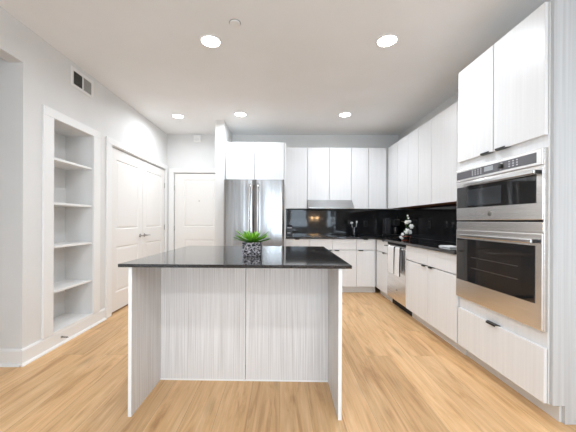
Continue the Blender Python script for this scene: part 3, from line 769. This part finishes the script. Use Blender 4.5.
tb = thing('chime_box', 'small square white box on the wall near the ceiling above the entry door', 'door chime', (-1.52, YB, 2.60))
B(BACK(YB), -1.585, -1.458, 0.0005, 0.035, 2.603, 2.728).build('housing', TRIM, tb, bevel=0.006)
m = MB(BACK(YB))
for k in range(4): m.box(-1.56, -1.483, 0.0352, 0.0358, 2.63+k*0.012, 2.634+k*0.012)
m.build('grille', CARC, tb)
spn = thing('sprinkler_cover', 'small round white sprinkler cover on the ceiling', 'sprinkler', (-0.367, 2.31, CH))
MB().lathe([(0.042, -0.0005), (0.042, -0.006), (0.040, -0.010), (0.030, -0.012)], (-0.367, 2.31, CH), 2, 32).build('cover_plate', TRIM, spn, smooth=True)
MB().lathe([(0.046, -0.0003), (0.046, -0.002), (0.0425, -0.002)], (-0.367, 2.31, CH), 2, 32).build('shadow_gap', mat('gap_grey', srgb(110, 106, 102), 0.8), spn)
ds = thing('door_stop', 'small dark spring door stop on the baseboard under the bookcase', 'door stop', (XL+0.015, 2.737, 0.067))
T = LEFT(XL+0.0143)
MB(T).lathe([(0.011, 0.0003), (0.011, 0.004), (0.006, 0.007)], (2.737, 0, 0.067), 1, 14).build('mount', NICKEL, ds, smooth=True)
m = MB(T); m.tube([(2.737+0.0045*math.cos(k*0.9), 0.006+k*0.0009, 0.067+0.0045*math.sin(k*0.9)) for k in range(66)], 0.0013, 5)
m.build('spring', HANDLE, ds, smooth=True)
MB(T).lathe([(0.007, 0.0655), (0.0075, 0.070), (0.006, 0.078)], (2.737, 0, 0.067), 1, 12).build('rubber_tip', TRIM, ds, smooth=True)

def downlight():
    r = thing('ceiling_light', '', 'ceiling light', (0, 0, CH), 'recessed ceiling downlights')
    MB().lathe([(0.098, CH-0.0004), (0.098, CH-0.004), (0.090, CH-0.008), (0.080, CH-0.008), (0.078, CH-0.004), (0.078, CH-0.0006)], (0, 0, 0), 2, 40).build('trim_ring', TRIM, r, smooth=True)
    MB().lathe([(0.0785, CH-0.0035), (0.075, CH-0.0065), (0.03, CH-0.0075), (0.002, CH-0.0075)], (0, 0, 0), 2, 40).build('diffuser', LAMPM, r, smooth=True)
    l = bpy.data.lights.new('lamp', 'AREA'); l.shape = 'DISK'; l.size = 0.15; l.energy = 9.3*LAMP; l.spread = math.radians(168); l.color = (0.88, 0.95, 1.03)
    lo = bpy.data.objects.new('lamp', l); COL.objects.link(lo); lo.parent = r; lo.location = (0, 0, -0.010)
    return r
proto = downlight()
DL = [(-0.617, 2.545, 'ceiling downlight above the left half of the island, left of the sprinkler cover'),
      (0.925, 2.527, 'ceiling downlight in front of the wall oven tower, nearest on the right'),
      (-1.551, 4.378, 'ceiling downlight in the hall corner in front of the double doors'),
      (-0.594, 4.285, 'ceiling downlight in front of the fridge'),
      (0.952, 4.286, 'ceiling downlight in front of the range hood'),
      (-0.617, 0.15, 'ceiling downlight on the left just behind the viewer'), (0.925, 0.15, 'ceiling downlight on the right just behind the viewer'),
      (-0.617, -1.35, 'ceiling downlight on the left in the living area'), (0.925, -1.35, 'ceiling downlight on the right in the living area')]
for i, (x, y, lab) in enumerate(DL):
    if i == 0: o = proto
    else:
        o = proto.copy(); COL.objects.link(o)
        for ch in proto.children:
            c_ = ch.copy(); COL.objects.link(c_); c_.parent = o
    o.location = (x, y, CH); o['label'] = lab
    if y < 2:                                            # rear rows rescaled to balance the light: nearer weaker, farther stronger
        for ch in o.children:
            if ch.type == 'LIGHT':
                if ch.data.name.startswith('lamp') and not ch.data.name.startswith('lamp_dim'):
                    ch.data = ch.data.copy(); ch.data.name = 'lamp_dim'; ch.data.energy *= (0.8 if y > -1 else 1.9)

# twin globe lamp on the rear wall, seen mirrored in the backsplash
tl = thing('wall_sconce', 'twin warm globe wall lamp on the rear wall, seen only mirrored in the backsplash', 'wall lamp', (1.72, REAR, 1.40))
m = MB(); m.box(1.58, 1.86, REAR+0.0005, REAR+0.02, 1.38, 1.43)
m.build('wall_plate', NICKEL, tl, bevel=0.004)
for x in (1.60, 1.84):
    MB().tube([(x, REAR+0.018, 1.405), (x, REAR+0.10, 1.405), (x, REAR+0.11, 1.375)], 0.007, 8).build('arm', NICKEL, tl, smooth=True)
    m = MB(); bmesh.ops.create_uvsphere(m.bm, u_segments=20, v_segments=14, radius=0.06, matrix=Matrix.Translation((x, REAR+0.11, 1.32)))
    m.build('globe', BULB, tl, smooth=True)

for o in list(bpy.data.objects):
    if '_org' in o: del o['_org']
